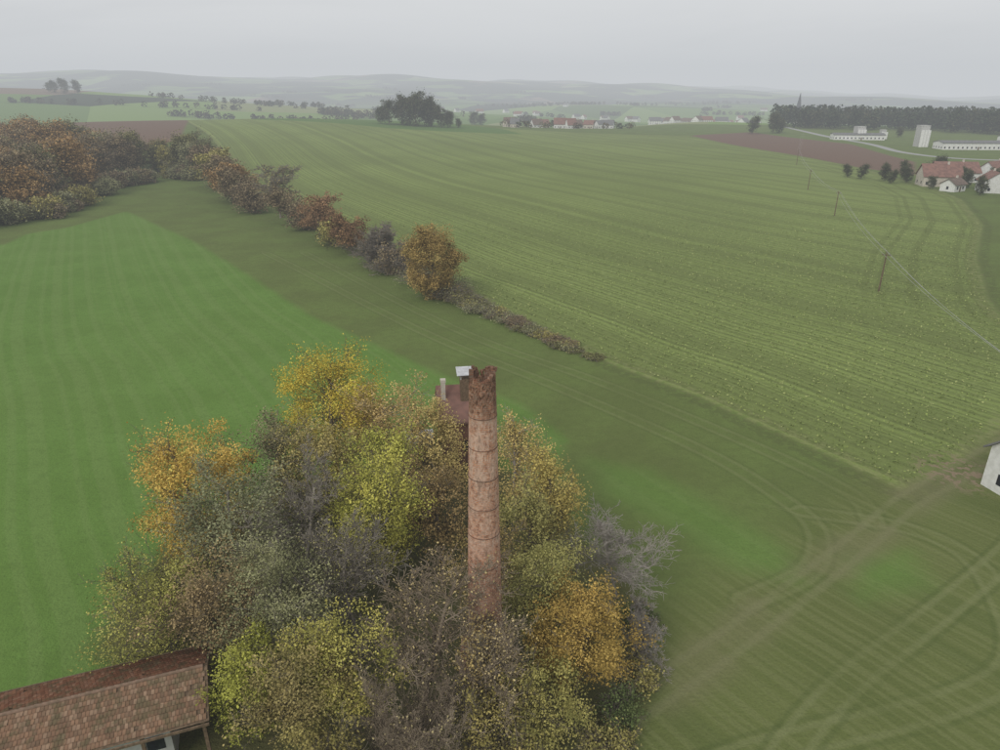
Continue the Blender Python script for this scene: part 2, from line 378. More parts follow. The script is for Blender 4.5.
def plant(name,x,y,me):
    return obj(name,me,loc=(x,y,tz(x,y)-.05))
BRB=(.36,.29,.21)
grove=[
 ('golden_maple_tree',-17,62.5,15.3,5.6,GOLD,27000,dict(keep=.95,ball=.85,zc=.56,nb_=120)),
 ('orange_maple_tree',-26,50.5,13.4,4.8,ORNG,23000,dict(keep=.9,ball=.85,nb_=110,zc=.5)),
 ('willow_tree',-22.5,56.5,11.2,4.4,GREY,12000,dict(bark=GRYB)),
 ('willow_tree',-20.5,45.0,12.0,4.6,GREY,14000,dict(bark=GRYB)),
 ('willow_tree',-16,54.0,11.6,4.4,OLIV,11000,dict(bark=GRYB)),
 ('bare_ash_tree',-15.5,42.5,12.8,5.0,GREY,900,dict(bark=GRYB,maxlev=4,keep=.3,ball=0,twig=.02)),
 ('lime_tree',-9.8,47,12.6,3.9,YGRN,14000,dict(ball=.6)),
 ('birch_tree',-10.0,60,12.8,4.8,TAN_,14000,dict(keep=.7,bark=PALE,ball=.4)),
 ('birch_tree',-6.3,57.5,11.6,3.8,[(.36,.31,.1),(.48,.4,.14),(.55,.45,.16)],12000,dict(keep=.7,ball=.4)),
 ('birch_tree',-11,53,11.5,3.8,YGRN,9000,dict(keep=.7)),
 ('alder_tree',-5,49,10,4.0,DBRN,9000,dict(keep=.6)),
 ('ash_tree',1.6,55.5,11.4,3.8,TAN_,8000,dict(keep=.6,bark=PALE,ball=.3)),
 ('ash_tree',4.4,50.5,9.7,3.6,[(.36,.3,.09),(.48,.39,.12),(.32,.27,.09)],8500,dict(keep=.7,ball=.3)),
 ('ash_tree',1.5,46,9.5,3.5,OLIV,8000,dict(keep=.65)),
 ('ash_tree',-1.5,42.5,9.5,3.2,DBRN,5000,dict(keep=.6)),
 ('bare_walnut_tree',9.6,45.4,8.6,3.8,OLIV,0,dict(maxlev=4,bark=PALE,twig=.018,kids=2)),
 ('bare_elder_tree',9.8,39.0,4.8,1.9,OLIV,200,dict(maxlev=4,bark=PALE,stems=2,keep=.3,twig=.014,ball=0)),
 ('hazel_tree',3.1,39.5,9.4,3.4,OLIV,13000,{}),
 ('rusty_oak_tree',5.1,35.3,9.0,3.5,[(.25,.19,.065),(.36,.27,.085),(.43,.32,.11),(.30,.25,.08)],17000,dict(keep=.9,ball=.6,tint=.01)),
 ('bare_oak_tree',-5.2,34.5,12.3,4.8,TAN_,1200,dict(maxlev=4,bark=BRB,keep=.3,ball=0,twig=.02)),
 ('bare_oak_tree',-2.2,32.6,9.6,3.4,TAN_,1200,dict(maxlev=4,bark=BRB,keep=.5,ball=0,twig=.017)),
 ('hazel_tree',-.6,33.0,8.9,2.4,TAN_,4500,dict(stems=3,keep=.7,ball=.5)),
 ('hazel_tree',-24.3,38.8,8.5,4.4,YGRN,15000,dict(stems=4)),
 ('hazel_tree',-15.6,32.2,7.6,2.9,[(.28,.28,.06),(.42,.40,.08),(.5,.45,.1)],11000,dict(ball=.6)),
 ('field_maple_tree',-12,31.5,8.6,3.2,OLIV,12000,{}),
 ('field_maple_tree',-9.2,32.8,9.2,3.4,YGRN,9000,dict(keep=.6)),
 ('willow_tree',-15,37,11.0,4.3,GREY,13000,dict(bark=GRYB)),
 ('bare_willow_tree',-9.8,39,11.6,4.2,GREY,1800,dict(keep=.5,bark=GRYB,maxlev=4,ball=0,twig=.02)),
 ('willow_tree',-19,38,9.5,3.8,DBRN,11000,{}),
 ('bare_hazel_tree',-5.6,28.8,7.5,3.2,TAN_,900,dict(stems=4,keep=.5,maxlev=4,ball=0,twig=.013,bark=BRB)),
 ('hazel_tree',-.2,30.0,6.2,2.7,OLIV,6000,dict(stems=4,keep=.7,ball=.4)),
 ('hazel_tree',2.8,31.8,7.0,2.7,OLIV,9000,dict(stems=3)),
 ('hazel_tree',-10.5,27.5,6.5,2.8,OLIV,8000,dict(stems=3)),
]
for k,(nm,x,y,h,r,pal,nl,kw) in enumerate(grove):
    kw.setdefault('tint',.2 if k>1 else 0)
    if y<44: kw['lsize']=.072; nl=int(nl*1.4)
    else: nl=int(nl*1.1)
    plant(nm,x,y,tree_mesh(nm,100+k,h,r,pal,nl,**kw))
for k in range(12):
    a=rng.uniform(0,6.28); x=-9+rng.uniform(.75,1.0)*18*math.cos(a); y=45+rng.uniform(.75,1)*19*math.sin(a)
    if x<-15 and y<36: continue
    if abs(x+1)<2.5 and y<36: continue
    plant('bramble_shrub',x,y,tree_mesh('bramble_shrub',300+k,rng.uniform(1.8,3.2),rng.uniform(1.8,2.6),[OLIV,GREY,YGRN][k%3],3500,maxlev=2,stems=6,spreadm=1.2,lsize=.08))
for k,(x,y) in enumerate([(10.8,42.5),(9.8,36.5),(8.0,33.5),(6.8,31.5)]):
    plant('bramble_shrub',x,y,tree_mesh('bramble_shrub',330+k,rng.uniform(1.0,1.8),rng.uniform(1.4,2.0),[[(.10,.14,.05),(.15,.18,.07)],OLIV][k%2],2600,maxlev=2,stems=6,spreadm=1.2,lsize=.08))
# hedge
hedge=[(-92,251,13.5,7,BRWN,6000,dict(lsize=.3)),(-72,229,17,6.5,TAN_,1200,dict(maxlev=4,lsize=.2,bark=GRYB,twig=.05,ball=.2)),(-66,219,11,6,BRWN,4500,dict(lsize=.25)),
 (-51,195,11.5,6.5,[(.24,.16,.10),(.33,.20,.11),(.30,.2,.11)],8000,dict(lsize=.22)),(-37.5,174,9.6,5,[(.22,.14,.08),(.30,.18,.09)],8000,dict(lsize=.2)),
 (-30,163,9,5.5,BRWN,1200,dict(maxlev=4,lsize=.2,bark=GRYB,twig=.035,stems=4,ball=0)),(-24,154,7,4.5,BRWN,2200,dict(maxlev=3,lsize=.2,bark=GRYB,twig=.035,stems=5)),
 (-13.5,135,14.4,6.0,[(.24,.19,.07),(.33,.235,.085),(.38,.27,.10),(.28,.235,.09)],30000,dict(lsize=.15,keep=1.,bark=BRK,ball=.85,zc=.52,nb_=130)),
 (-58,207,8,5.5,BRWN,3500,dict(lsize=.25,stems=4)),(-44,184,7.5,5,OLIV,3500,dict(lsize=.25,stems=4)),
 (-102,268,13,8,RUST,6000,dict(lsize=.35)),(-112,288,14,8,BRWN,6000,dict(lsize=.35)),(-122,306,15,8,OLIV,6000,dict(lsize=.4)),(-132,326,15,8,BRWN,6000,dict(lsize=.4)),
 (-83,240,10,7,BRWN,5000,dict(lsize=.3,stems=4)),(-97,262,8,6,GREY,4000,dict(lsize=.3,stems=4)),(-117,300,9,7,GREY,4000,dict(lsize=.3,stems=4))]
for k,(x,y,h,r,pal,nl,kw) in enumerate(hedge):
    nm='hedgerow_oak_tree' if k==7 else ('hedgerow_bush' if h<=10 else 'hedgerow_tree')
    plant(nm,x,y,tree_mesh(nm,400+k,h,r,pal,nl,**kw))
hp=np.array([(-112,292),(-67,233.5),(-23,156.5),(-6,132),(7,113.5),(14,103),(18,97)],float)
DG=[(.15,.16,.065),(.2,.2,.085),(.24,.22,.10)]
for k in range(66):
    t_=rng.random()*3 if k<22 else 2.7+rng.random()**1.6*2.7; i_=int(t_); q=hp[i_]+(hp[i_+1]-hp[i_])*(t_-i_)
    s_=rng.uniform(2.5,4.5) if q[1]>136 else max(.3,rng.uniform(.75,1.25)*(.3+(q[1]-100)/34*1.5))
    plant('bramble_shrub',q[0]+rng.normal(0,.5)-.9,q[1]+rng.normal(0,.5)-.9,tree_mesh('bramble_shrub',500+k,s_,s_*1.2+.9,[BRWN,OLIV,DG,GREY][k%4],1300,lsize=.11,maxlev=2,stems=5,spreadm=1.8,bark=GRYB))
# woodland
WP=[OLIV,BRWN,GREY,RUST,[(.15,.15,.07),(.2,.19,.09),(.25,.23,.1)],BRWN,[(.13,.14,.06),(.18,.18,.08),(.22,.2,.1)],RUST]
vars_=[tree_mesh('woodland_tree',600+k,20,7.5,p_,7500,lsize=.36,twig=.05,spreadm=.8,bark=GRYB,ball=.6,zc=.52) for k,p_ in enumerate(WP)]
wbush=[tree_mesh('woodland_shrub',620+k,6,5,p_,3500,lsize=.28,twig=.03,spreadm=1.,bark=GRYB,stems=5,maxlev=2) for k,p_ in enumerate([BRWN,OLIV,GREY])]
wood=[(-156,203),(-148,236),(-160,262),(-168,300),(-172,335),(-225,385),(-320,440),(-440,470),(-420,300),(-270,203)]
def inpoly(P,x,y): return sdpoly(P,np.array([x]),np.array([y]))[0]>0
pts=[]
tries=0
while len(pts)<190 and tries<9000:
    tries+=1
    x=rng.uniform(-430,-146);y=rng.uniform(200,480)
    if not inpoly(wood,x,y): continue
    if any((x-a)**2+(y-b)**2<(6.5+.012*y)**2 for a,b in pts): continue
    pts.append((x,y))
n0=len(pts)
pts+=[(-160,345),(-152,352),(-170,362),(-148,338),(-160,374),(-176,345),(-185,360),(-141,332),(-168,352),(-176,372),(-150,365),(-190,372)]
for k,(x,y) in enumerate(pts):
    o=plant('woodland_tree',x,y,vars_[rng.integers(len(vars_))]); s_=rng.uniform(.75,1.15)*(1.0 if y>240 else .8)
    if y<212: s_*=.8
    if k>=n0: s_*=.82
    o.scale=(s_*rng.uniform(.95,1.2),s_*rng.uniform(.95,1.2),s_); o.rotation_euler=(0,0,rng.uniform(0,6.28))
fr=np.array([(-185,201),(-156,203),(-147,236),(-158,262),(-164,300),(-150,330),(-135,325)],float)
for k in range(60):
    t_=rng.random()*(len(fr)-1.001); i_=int(t_); q=fr[i_]+(fr[i_+1]-fr[i_])*(t_-i_)
    o=plant('woodland_shrub',q[0]+rng.normal(0,2.5),q[1]+rng.normal(0,2.5),wbush[k%3]); s_=rng.uniform(.5,1.2); o.scale=(s_,s_,s_); o.rotation_euler=(0,0,rng.uniform(0,6.28))
dkv=[tree_mesh('field_tree',650+k,24,8.5,DKGR,4500,lsize=.5,twig=.08,spreadm=.8,keep=.7,ball=.45,zc=.5) for k in range(3)]
for x,y,s_ in [(-106,700,.9),(-93,702,1.1),(-80,698,1.25),(-67,704,1.1),(-56,700,.8),(-49,702,.6),(-88,712,1.0),(-115,705,.6),(-69,712,.9),(-40,706,.35),(238,690,.65),(262,700,.75),(270,706,.6),(350,640,.35),(-40,1150,.9),(-30,1160,.8),
   (171,338,.28),(178,330,.33),(200,262,.42),(205,255,.4),(182,300,.22),(176,320,.25),(214,290,.4),(168,345,.25),(196,268,.3),(190,280,.3),(184,322,.3),(208,300,.35),(212,345,.4),(230,300,.4),(199,303,.32),(206,318,.3),(190,335,.35),(224,318,.35),(-860,1440,.9),(-840,1440,1.1),(-820,1450,1.),(-875,1450,.7)]:
    o=plant('field_tree',x,y,dkv[rng.integers(3)]); o.scale=(s_,s_,s_); o.rotation_euler=(0,0,rng.uniform(0,6.28))
def mass(name,pts,h,rad,pal,per,ls,conif=False,seed=1):
    rg=np.random.default_rng(seed); pts=np.array(pts); n=len(pts)
    z0=terr(pts[:,0],pts[:,1]); hh=h*rg.uniform(.68,1.15,n)
    id_=np.repeat(np.arange(n),per); u=rg.random(len(id_)); a=rg.uniform(0,6.28,len(id_))
    if conif: rr=rad*(1.1-u)*np.sqrt(rg.random(len(id_))); zz=u*hh[id_]
    else:
        zz=(.12+.88*u)*hh[id_]; rr=rad*np.sqrt(np.maximum(0,1-((u-.45)/.56)**2))*rg.random(len(id_))**.4
    C=np.stack([pts[id_,0]+rr*np.cos(a),pts[id_,1]+rr*np.sin(a),z0[id_]+zz],1)
    V,F=leafquads(rg,C,ls,.3); pal=np.array(pal)
    cc=pal[rg.integers(len(pal),size=n)][id_]*rg.uniform(.6,1.3,len(id_))[:,None]
    obj(name,mesh_np(name,V,F,[leaf_m],colr=np.repeat(cc,4,0)))
fp=[];fpoly=[(300,800),(340,770),(410,735),(480,665),(600,620),(1000,640),(1000,950),(420,980),(315,860)]
while len(fp)<2200:
    x=rng.uniform(290,1000);y=rng.uniform(610,980)
    if inpoly(fpoly,x,y): fp.append((x,y))
mass('distant_spruce_forest',fp,20,5.5,[(.04,.055,.03),(.05,.07,.035),(.075,.08,.04)],70,1.3,False,3)
dp=[]
for k in range(70):
    a=rng.uniform(-.75,.75); r_=rng.uniform(1150,4200); cx,cy=r_*math.sin(a),r_*math.cos(a)
    dx=rng.uniform(-1,1);dy=rng.uniform(-.4,.4); L_=rng.uniform(20,280); n=int(4+L_/7*rng.uniform(.4,1))
    for q in range(n):
        t_=rng.uniform(-1,1); dp.append((cx+dx*L_*t_+rng.normal(0,9),cy+dy*L_*t_+rng.normal(0,9)))
for (x0,y0,x1,y1) in [(-900,1250,-420,1330),(-520,1180,-260,1120),(-700,1500,-300,1480),(-330,1350,-120,1420)]:
    for q in range(40):
        t_=rng.random()**1.5; dp.append((x0+(x1-x0)*t_+rng.normal(0,5),y0+(y1-y0)*t_+rng.normal(0,5)))
mass('distant_trees',dp,10,5.5,[(.06,.075,.04),(.08,.08,.045),(.1,.09,.05)],42,1.7,False,4)

# crop plants
rg=np.random.default_rng(11)
cx=rg.uniform(-90,150,420000); cy=rg.uniform(60,280,420000)
rw=sdline(hedgeline,cx,cy); sdc=sdpoly(crop,cx,cy)
ph=(rw/1.5)%1.; k=(sdc>.6)&(np.abs(cx)<cy*.78)&(np.abs(ph-.5)<.2)&(rg.random(len(cx))<np.clip(1.35-cy/200,0.,1))
cx=cx[k];cy=cy[k]; C=np.stack([cx,cy,terr(cx,cy)+rg.uniform(.05,.4,len(cx))],1)
LV,LF=leafquads(rg,C,.145,.5)
pal=np.array([(.22,.28,.085),(.28,.34,.105),(.35,.385,.15),(.18,.22,.07)])
cc=pal[rg.integers(4,size=len(C))]*rg.uniform(.75,1.2,len(C))[:,None]
obj('crop_plants',mesh_np('crop_plants',LV,LF,[leaf_m],colr=np.repeat(cc,4,0)))

# ------------------------------------------------------------------ brick chimney
bm_,nb,out=newmat('old_brick')
uv=nb.n('ShaderNodeUVMap')
bt=nb.n('ShaderNodeTexBrick'); nb.l.new(uv.outputs[0],bt.inputs['Vector'])
bt.inputs['Scale'].default_value=1; bt.inputs['Brick Width'].default_value=.32; bt.inputs['Row Height'].default_value=.12
bt.inputs['Mortar Size'].default_value=.014; bt.inputs['Bias'].default_value=-.1
bt.inputs['Color1'].default_value=(.56,.26,.15,1); bt.inputs['Color2'].default_value=(.30,.125,.075,1); bt.inputs['Mortar'].default_value=(.46,.36,.28,1)
tc=nb.n('ShaderNodeTexCoord'); ob=tc.outputs['Object']
sx=nb.n('ShaderNodeSeparateXYZ'); nb.l.new(ob,sx.inputs[0]); Z=sx.outputs[2]
n1=nb.noise(1.3,4,ob,.65); n2=nb.noise(4,4,ob,.75)
mpv=nb.n('ShaderNodeMapping'); mpv.inputs['Scale'].default_value=(1.6,1.6,.6); nb.l.new(ob,mpv.inputs[0]); n3=nb.noise(1.5,4,mpv.outputs[0],.75)
c1=nb.mix(nb.m('MULTIPLY',nb.mr(n2,.53,.60),.6),bt.outputs[0],(.68,.50,.39))
c1=nb.mix(nb.m('MULTIPLY',nb.mr(n2,.45,.39),.75),c1,(.19,.09,.06))
lift=nb.n('ShaderNodeTexNoise',noise_dimensions='1D'); lift.inputs['Scale'].default_value=.37; nb.put(lift.inputs['W'],nb.m('SNAP',nb.m('ADD',Z,.8),2.0))
zone=nb.m('MULTIPLY',nb.mr(nb.m('ADD',Z,nb.m('MULTIPLY',n1,2.)),12.2,14.5),nb.mr(Z,21.4,21.1))
c1=nb.mix(nb.m('MULTIPLY',nb.m('MULTIPLY',zone,nb.mr(n3,.42,.58,.1,1.)),nb.mr(lift.outputs[0],.35,.65,.3,.75)),c1,(.66,.49,.39))
soot=nb.m('MULTIPLY',nb.mr(nb.m('ADD',Z,nb.m('MULTIPLY',n1,2.2)),21.6,23.4),nb.mr(n3,.35,.55,.4,1.))
c1=nb.mix(nb.m('MULTIPLY',soot,.7),c1,(.11,.075,.055))
low=nb.mr(nb.m('ADD',Z,nb.m('MULTIPLY',n1,3.)),14.,10.)
c1=nb.mix(nb.m('MULTIPLY',low,.35),c1,(.27,.19,.14))
c1=nb.mix(nb.m('MULTIPLY',nb.mr(n3,.57,.63),.55),c1,(.21,.13,.09))
principled(nb,out,c1,.95,nb.m('ADD',bt.outputs['Fac'],nb.m('MULTIPLY',n2,-2.)),.6,.03,spec=.1)
iron=simple('rusty_iron',(.22,.13,.09),(.12,.08,.06),3,.9)
dark=simple('painted_flue_shade',(.012,.011,.01),rough=1)
ch=bpy.data.objects.new('brick_chimney',None); col.objects.link(ch); ch.location=(-1,36,0)
def crad(z): return .755+(23.7-z)*.0215
NS=64
zs=[0]+list(np.arange(3.2,22.0,.4))+list(np.arange(22.0,24.0,.15))
rg=np.random.default_rng(5)
rimh=np.zeros(NS); cur=0
for k in range(NS):
    if rg.random()<.45: cur=-rg.choice([0,.15,.3,.5,.75,1.1],p=[.28,.2,.2,.14,.1,.08])
    rimh[k]=cur
V=[];UV=[];Fs=[]
def ringrow(z,r_,inner=False):
    for s_ in range(NS+1):
        a=2*math.pi*s_/NS; k=s_%NS; zz=z; jit=0
        if z>22: zz=min(z,24.0+rimh[k])
        if not inner:
            h_=math.sin(k*12.9898+z*78.233)*43758.5453; h_-=math.floor(h_); jit=(h_-.5)*.03 if z>3.3 else 0
            h2=math.sin(k*4.1+z*9.7)*951.7; h2-=math.floor(h2)
            if z>21.5 and h2>.85: jit-=.08
        V.append(((r_+jit)*math.cos(a),(r_+jit)*math.sin(a),zz)); UV.append((a*1.15,zz))
nl=0
for z in zs:
    ringrow(z,crad(max(z,3))); nl+=1
for z in (23.95,23.2,21.4): ringrow(z,.50,True); nl+=1
for l in range(nl-1):
    for s_ in range(NS):
        a=l*(NS+1)+s_; Fs.append((a,a+1,a+NS+2,a+NS+1))
me=bpy.data.meshes.new('shaft'); me.from_pydata(V,[],Fs); me.materials.append(bm_)
u=me.uv_layers.new(name='UVMap')
for lp in me.loops: u.data[lp.index].uv=UV[lp.vertex_index]
me.update(); obj('shaft',me,ch)
b=MB(); b.cyl((0,0,21.3),(0,0,21.5),.50,.50,24); obj('flue_shade_disc',b.mesh('flue_shade_disc',[dark]),ch)  # near-black disc added inside the shaft, paints the shade of the deep flue
b=MB()
for z in (21.2,19.2,17.2,15.2,13.2,10.9):
    r_=crad(z)+.012
    for s_ in range(48):
        a0=2*math.pi*s_/48;a1=2*math.pi*(s_+1)/48
        for (ra_,za,rb_,zb) in ((r_,z,r_+.02,z),(r_+.02,z,r_+.02,z+.045),(r_+.02,z+.045,r_,z+.045)):
            b.quad((ra_*math.cos(a0),ra_*math.sin(a0),za),(ra_*math.cos(a1),ra_*math.sin(a1),za),(rb_*math.cos(a1),rb_*math.sin(a1),zb),(rb_*math.cos(a0),rb_*math.sin(a0),zb))
obj('iron_bands',b.mesh('iron_bands',[iron]),ch)
b=MB(); b.box(-1.6,-1.6,0,1.6,1.6,3.0); b.box(-1.7,-1.7,3.0,1.7,1.7,3.25)
for k in range(70):
    a=rg.uniform(0,6.28);rr=rg.uniform(.54,.76);ki=int(a/6.2832*NS)%NS; z=23.95+rimh[ki]+rg.uniform(-.05,.1);s_=rg.uniform(.05,.11)
    x=rr*math.cos(a);y=rr*math.sin(a); b.box(x-s_,y-s_*.7,z-.1,x+s_,y+s_*.7,z+s_*.8)
me=b.mesh('plinth',[bm_]); me.uv_layers.new(name='UVMap')
obj('plinth_and_loose_bricks',me,ch)

# ------------------------------------------------------------------ buildings
white=simple('white_render',(.78,.78,.76),(.66,.66,.63),1.5); cream=simple('cream_render',(.6,.55,.47),(.5,.45,.38),1.5)
redroof=simple('red_tile_roof',(.27,.15,.12),(.19,.11,.09),.8); brnroof=simple('brown_tile_roof',(.20,.15,.12),(.14,.105,.085),.8)
greyroof=simple('grey_roof',(.2,.2,.2),(.14,.14,.14),.8); glass=simple('window_glass',(.03,.035,.04),(.02,.02,.025),3,.2)
timber=simple('timber',(.2,.14,.09),(.12,.085,.055),5); metal=simple('sheet_metal',(.66,.67,.69),(.5,.5,.51),2,.45,.3)
concrete=simple('concrete',(.5,.5,.48),(.4,.4,.38),1.2)
def house(name,x,y,w,d_,eave,ridge,rot,wall,roof,chim=True,z=None,ov=.5,wr=2.6):
    e=bpy.data.objects.new(name,None); col.objects.link(e); e.location=(x,y,tz(x,y) if z is None else z); e.rotation_euler=(0,0,R(rot))
    W=w/2;D_=d_/2
    b=MB()
    for q in (((-W,-D_),(W,-D_)),((W,-D_),(W,D_)),((W,D_),(-W,D_)),((-W,D_),(-W,-D_))):
        (ax,ay),(bx,by)=q; b.quad((ax,ay,-1),(bx,by,-1),(bx,by,eave),(ax,ay,eave))
    b.tri((W,-D_,eave),(W,D_,eave),(W,0,ridge)); b.tri((-W,D_,eave),(-W,-D_,eave),(-W,0,ridge))
    obj('walls',b.mesh('walls',[wall]),e)
    b=MB(); sl=(ridge-eave)/D_; ye=D_+ov; ze=eave-ov*sl; th=.22
    for s_ in (1,-1):
        P=[(-W-ov,s_*ye,ze+.03),(W+ov,s_*ye,ze+.03),(W+ov,0,ridge+.03),(-W-ov,0,ridge+.03)]
        Q=[(a,b_,c_+th) for a,b_,c_ in P]
        b.quad(*Q); b.quad(*P)
        b.quad(P[0],P[1],Q[1],Q[0]); b.quad(P[1],P[2],Q[2],Q[1]); b.quad(P[3],P[0],Q[0],Q[3])
    obj('roof',b.mesh('roof',[roof]),e)
    b=MB(); nw=max(1,int(w/3)); fl=max(1,int(eave/wr))
    for f_ in range(fl):
        zc=f_*wr+1.5
        for k in range(nw):
            xc=-W+w*(k+.5)/nw
            for s_ in (1,-1):
                y0,y1=sorted((s_*D_-.03*s_,s_*(D_+.03))); b.box(xc-.5,y0,zc-.6,xc+.5,y1,zc+.6)
        nd=max(1,int(d_/3.5))
        for k in range(nd):
            yc=-D_+d_*(k+.5)/nd
            for s_ in (1,-1):
                x0,x1=sorted((s_*W-.03*s_,s_*(W+.03))); b.box(x0,yc-.45,zc-.6,x1,yc+.45,zc+.6)
    obj('windows',b.mesh('windows',[glass]),e)
    b=MB(); b.box(-.5,-D_-.05,0,.5,-D_+.02,2.1); obj('door',b.mesh('door',[timber]),e).location=(w/nw*.5 if nw%2 else 0,-.01,0)
    if chim:
        b=MB(); b.box(W*.3,-.35,ridge-.8,W*.3+.7,.35,ridge+1.1); obj('chimney_stack',b.mesh('chimney_stack',[cream]),e)
    return e
house('white_house',58.1,60.8,13,8,4.6,8.2,14,white,greyroof)
hb=house('brick_house',-3.8,67,5.0,6,7.2,9.6,8,simple('brick_wall',(.3,.15,.1),(.2,.11,.08),2),redroof,False)
b=MB(); b.box(-.5,-1.6,7.3,.7,-.4,11.0); obj('kiln_stack',b.mesh('kiln_stack',[hb.children[0].data.materials[0]]),hb)
b=MB()
for px_,py_ in ((-.45,-1.55),(.65,-1.55),(-.45,-.45),(.65,-.45)): b.box(px_-.05,py_-.05,11.0,px_+.05,py_+.05,11.6)
b.quad((-.85,-1.9,11.55),(1.05,-1.9,11.55),(1.05,0,11.8),(-.85,0,11.8)); b.quad((-.85,-1.9,11.6),(1.05,-1.9,11.6),(1.05,0,11.85),(-.85,0,11.85)); obj('metal_cap',b.mesh('metal_cap',[metal]),hb)
b=MB(); b.box(-2.5,-1.4,7.,-2.05,-.95,10.7); b.box(-2.55,-1.45,10.7,-2.0,-.9,11.0); obj('small_stack',b.mesh('small_stack',[cream]),hb)
b=MB(); b.box(-6.4,-6.5,0,-3.6,-3.6,6.6); obj('annex',b.mesh('annex',[white]),hb)
tile_m,nb,out=newmat('roof_tiles')
tc=nb.n('ShaderNodeTexCoord'); n1=nb.noise(1.2,5,tc.outputs['Object'],.65); n2=nb.noise(14,3,tc.outputs['Object'])
cc_=nb.mix(nb.m('MULTIPLY',nb.mr(n1,.46,.62),.65),nb.attr('Col','Color'),(.12,.11,.06))
principled(nb,out,cc_,.95,n2,.4,.02,spec=.1)
barn=bpy.data.objects.new('tiled_barn',None); col.objects.link(barn); barn.location=(-18.6,33.0,0); barn.rotation_euler=(0,0,R(20))
Lb=18; HW=3.2; EZ=4.0; RZ=5.2
rg=np.random.default_rng(3); V=[];F_=[];Cc=[]
sl=math.hypot(HW,RZ-EZ); tw=.21; tl=.33
for s_ in (1,-1):
    nrow=int(sl/tl)
    for r_ in range(nrow):
        v0=r_*tl; v1=v0+tl*1.18
        for k in range(int(Lb/tw)):
            if rg.random()<.004: continue
            x0=-(k+1)*tw+.012+(.5*tw if r_%2 else 0); x1=x0+tw-.02
            dz0=.02+rg.normal(0,.006); dz1=.075+rg.normal(0,.012)
            def pt(x,v,dz):
                f_=v/sl; nx=(RZ-EZ)/sl; nz=HW/sl
                return (x,s_*(f_*HW+dz*nx),RZ-f_*(RZ-EZ)+dz*nz)
            base_=np.array([(.23,.14,.09),(.27,.165,.105),(.20,.13,.085),(.30,.20,.135)][rg.integers(4)])*rg.uniform(.85,1.12)
            if s_==1: base_=base_*.9+np.array((.03,-.02,-.02))
            i=len(V); V+=[pt(x0,v0,dz0),pt(x1,v0,dz0),pt(x1,v1,dz1),pt(x0,v1,dz1),pt(x1,v1,dz1-.035),pt(x0,v1,dz1-.035)]
            F_+=[(i,i+1,i+2,i+3),(i+3,i+2,i+4,i+5)]; Cc+=[base_]*6
me=mesh_np('roof_tiles',V,F_,[tile_m],colr=np.array(Cc)); obj('roof_tiles',me,barn)
b=MB()
for s_ in (1,-1):
    b.quad((-Lb,0,RZ-.02),(.25,0,RZ-.02),(.25,s_*HW*1.02,EZ-.05),(-Lb,s_*HW*1.02,EZ-.05))
    b.quad((.30,0,RZ+.1),(.30,s_*HW*1.05,EZ+.05),(.30,s_*HW*1.05,EZ-.15),(.30,0,RZ-.12))
    b.box(-Lb,min(s_*HW*1.05,s_*HW*1.08),EZ-.22,.25,max(s_*HW*1.05,s_*HW*1.08),EZ-.06)
obj('roof_deck_and_fascia',b.mesh('roof_deck',[timber]),barn)
b=MB()
for k in range(int(Lb/.38)): b.cyl((-k*.38,0,RZ+.03),(-k*.38-.40,0,RZ+.055),.10,.12,8)
obj('ridge_tiles',b.mesh('ridge_tiles',[simple('ridge_tile',(.27,.18,.13),(.18,.13,.09),3)]),barn)
b=MB()
for x in (-.15,-3.5,-7,-10.5,-14,-17.5):
    for s_ in (1,-1): b.box(x-.1,s_*2.8-.1,0,x+.1,s_*2.8+.1,EZ-.0)
b.box(-17.6,-2.85,EZ-.35,0,-2.7,EZ-.1); b.box(-17.6,2.7,EZ-.35,0,2.85,EZ-.1)
obj('timber_posts',b.mesh('timber_posts',[timber]),barn)
b=MB(); b.box(-17.5,-1.9,0,-2.2,2.4,3.4); obj('inner_wall',b.mesh('inner_wall',[concrete]),barn)
b=MB(); b.box(-3.6,-1.93,1.4,-2.6,-1.88,2.5); obj('barn_window',b.mesh('barn_window',[glass]),barn)

house('farm_house',192,312,15,10,4.5,9,-12,cream,redroof); house('farm_barn',208,328,18,11,4.5,8.5,-8,white,redroof)
house('farm_house',201,290,11,9,4.5,8,70,white,redroof); house('farm_house',209,268,12,9,4,8,10,white,brnroof)
house('farm_shed',218,300,12,8,3.5,6,-20,cream,greyroof); house('farm_shed',187,293,8,6,3,5,30,white,brnroof)
house('farm_house',228,330,14,9,4.5,8.5,30,white,redroof)
house('factory_hall',334,512,48,14,4.5,5.8,-4,white,greyroof,False); house('factory_hall',300,612,40,12,4,5.2,-8,white,greyroof,False)
house('factory_hall',420,560,60,20,5,7,-4,white,greyroof,False)
def silo(x,y,w,h):
    e=bpy.data.objects.new('feed_silo_tower',None); col.objects.link(e); e.location=(x,y,tz(x,y))
    b=MB(); b.box(-w/2,-w/2,-1,w/2,w/2,h); b.box(-w/2-.15,-w/2-.15,h,w/2+.15,w/2+.15,h+.4); obj('tower',b.mesh('tower',[concrete]),e)
    b=MB()
    for k in range(3): b.cyl((-w*.33+k*w*.33,-w/2-1.5,0),(-w*.33+k*w*.33,-w/2-1.5,h*.8),1.3,1.3,12)
    obj('bins',b.mesh('bins',[white]),e)
    b=MB()
    for k in range(4): b.box(w/2,-.6,1+k*h*.24,w/2+.05,.6,2.2+k*h*.24)
    obj('windows',b.mesh('win',[glass]),e)
silo(310,536,6.5,14.5); silo(303,616,7,10); silo(326,622,4,7)
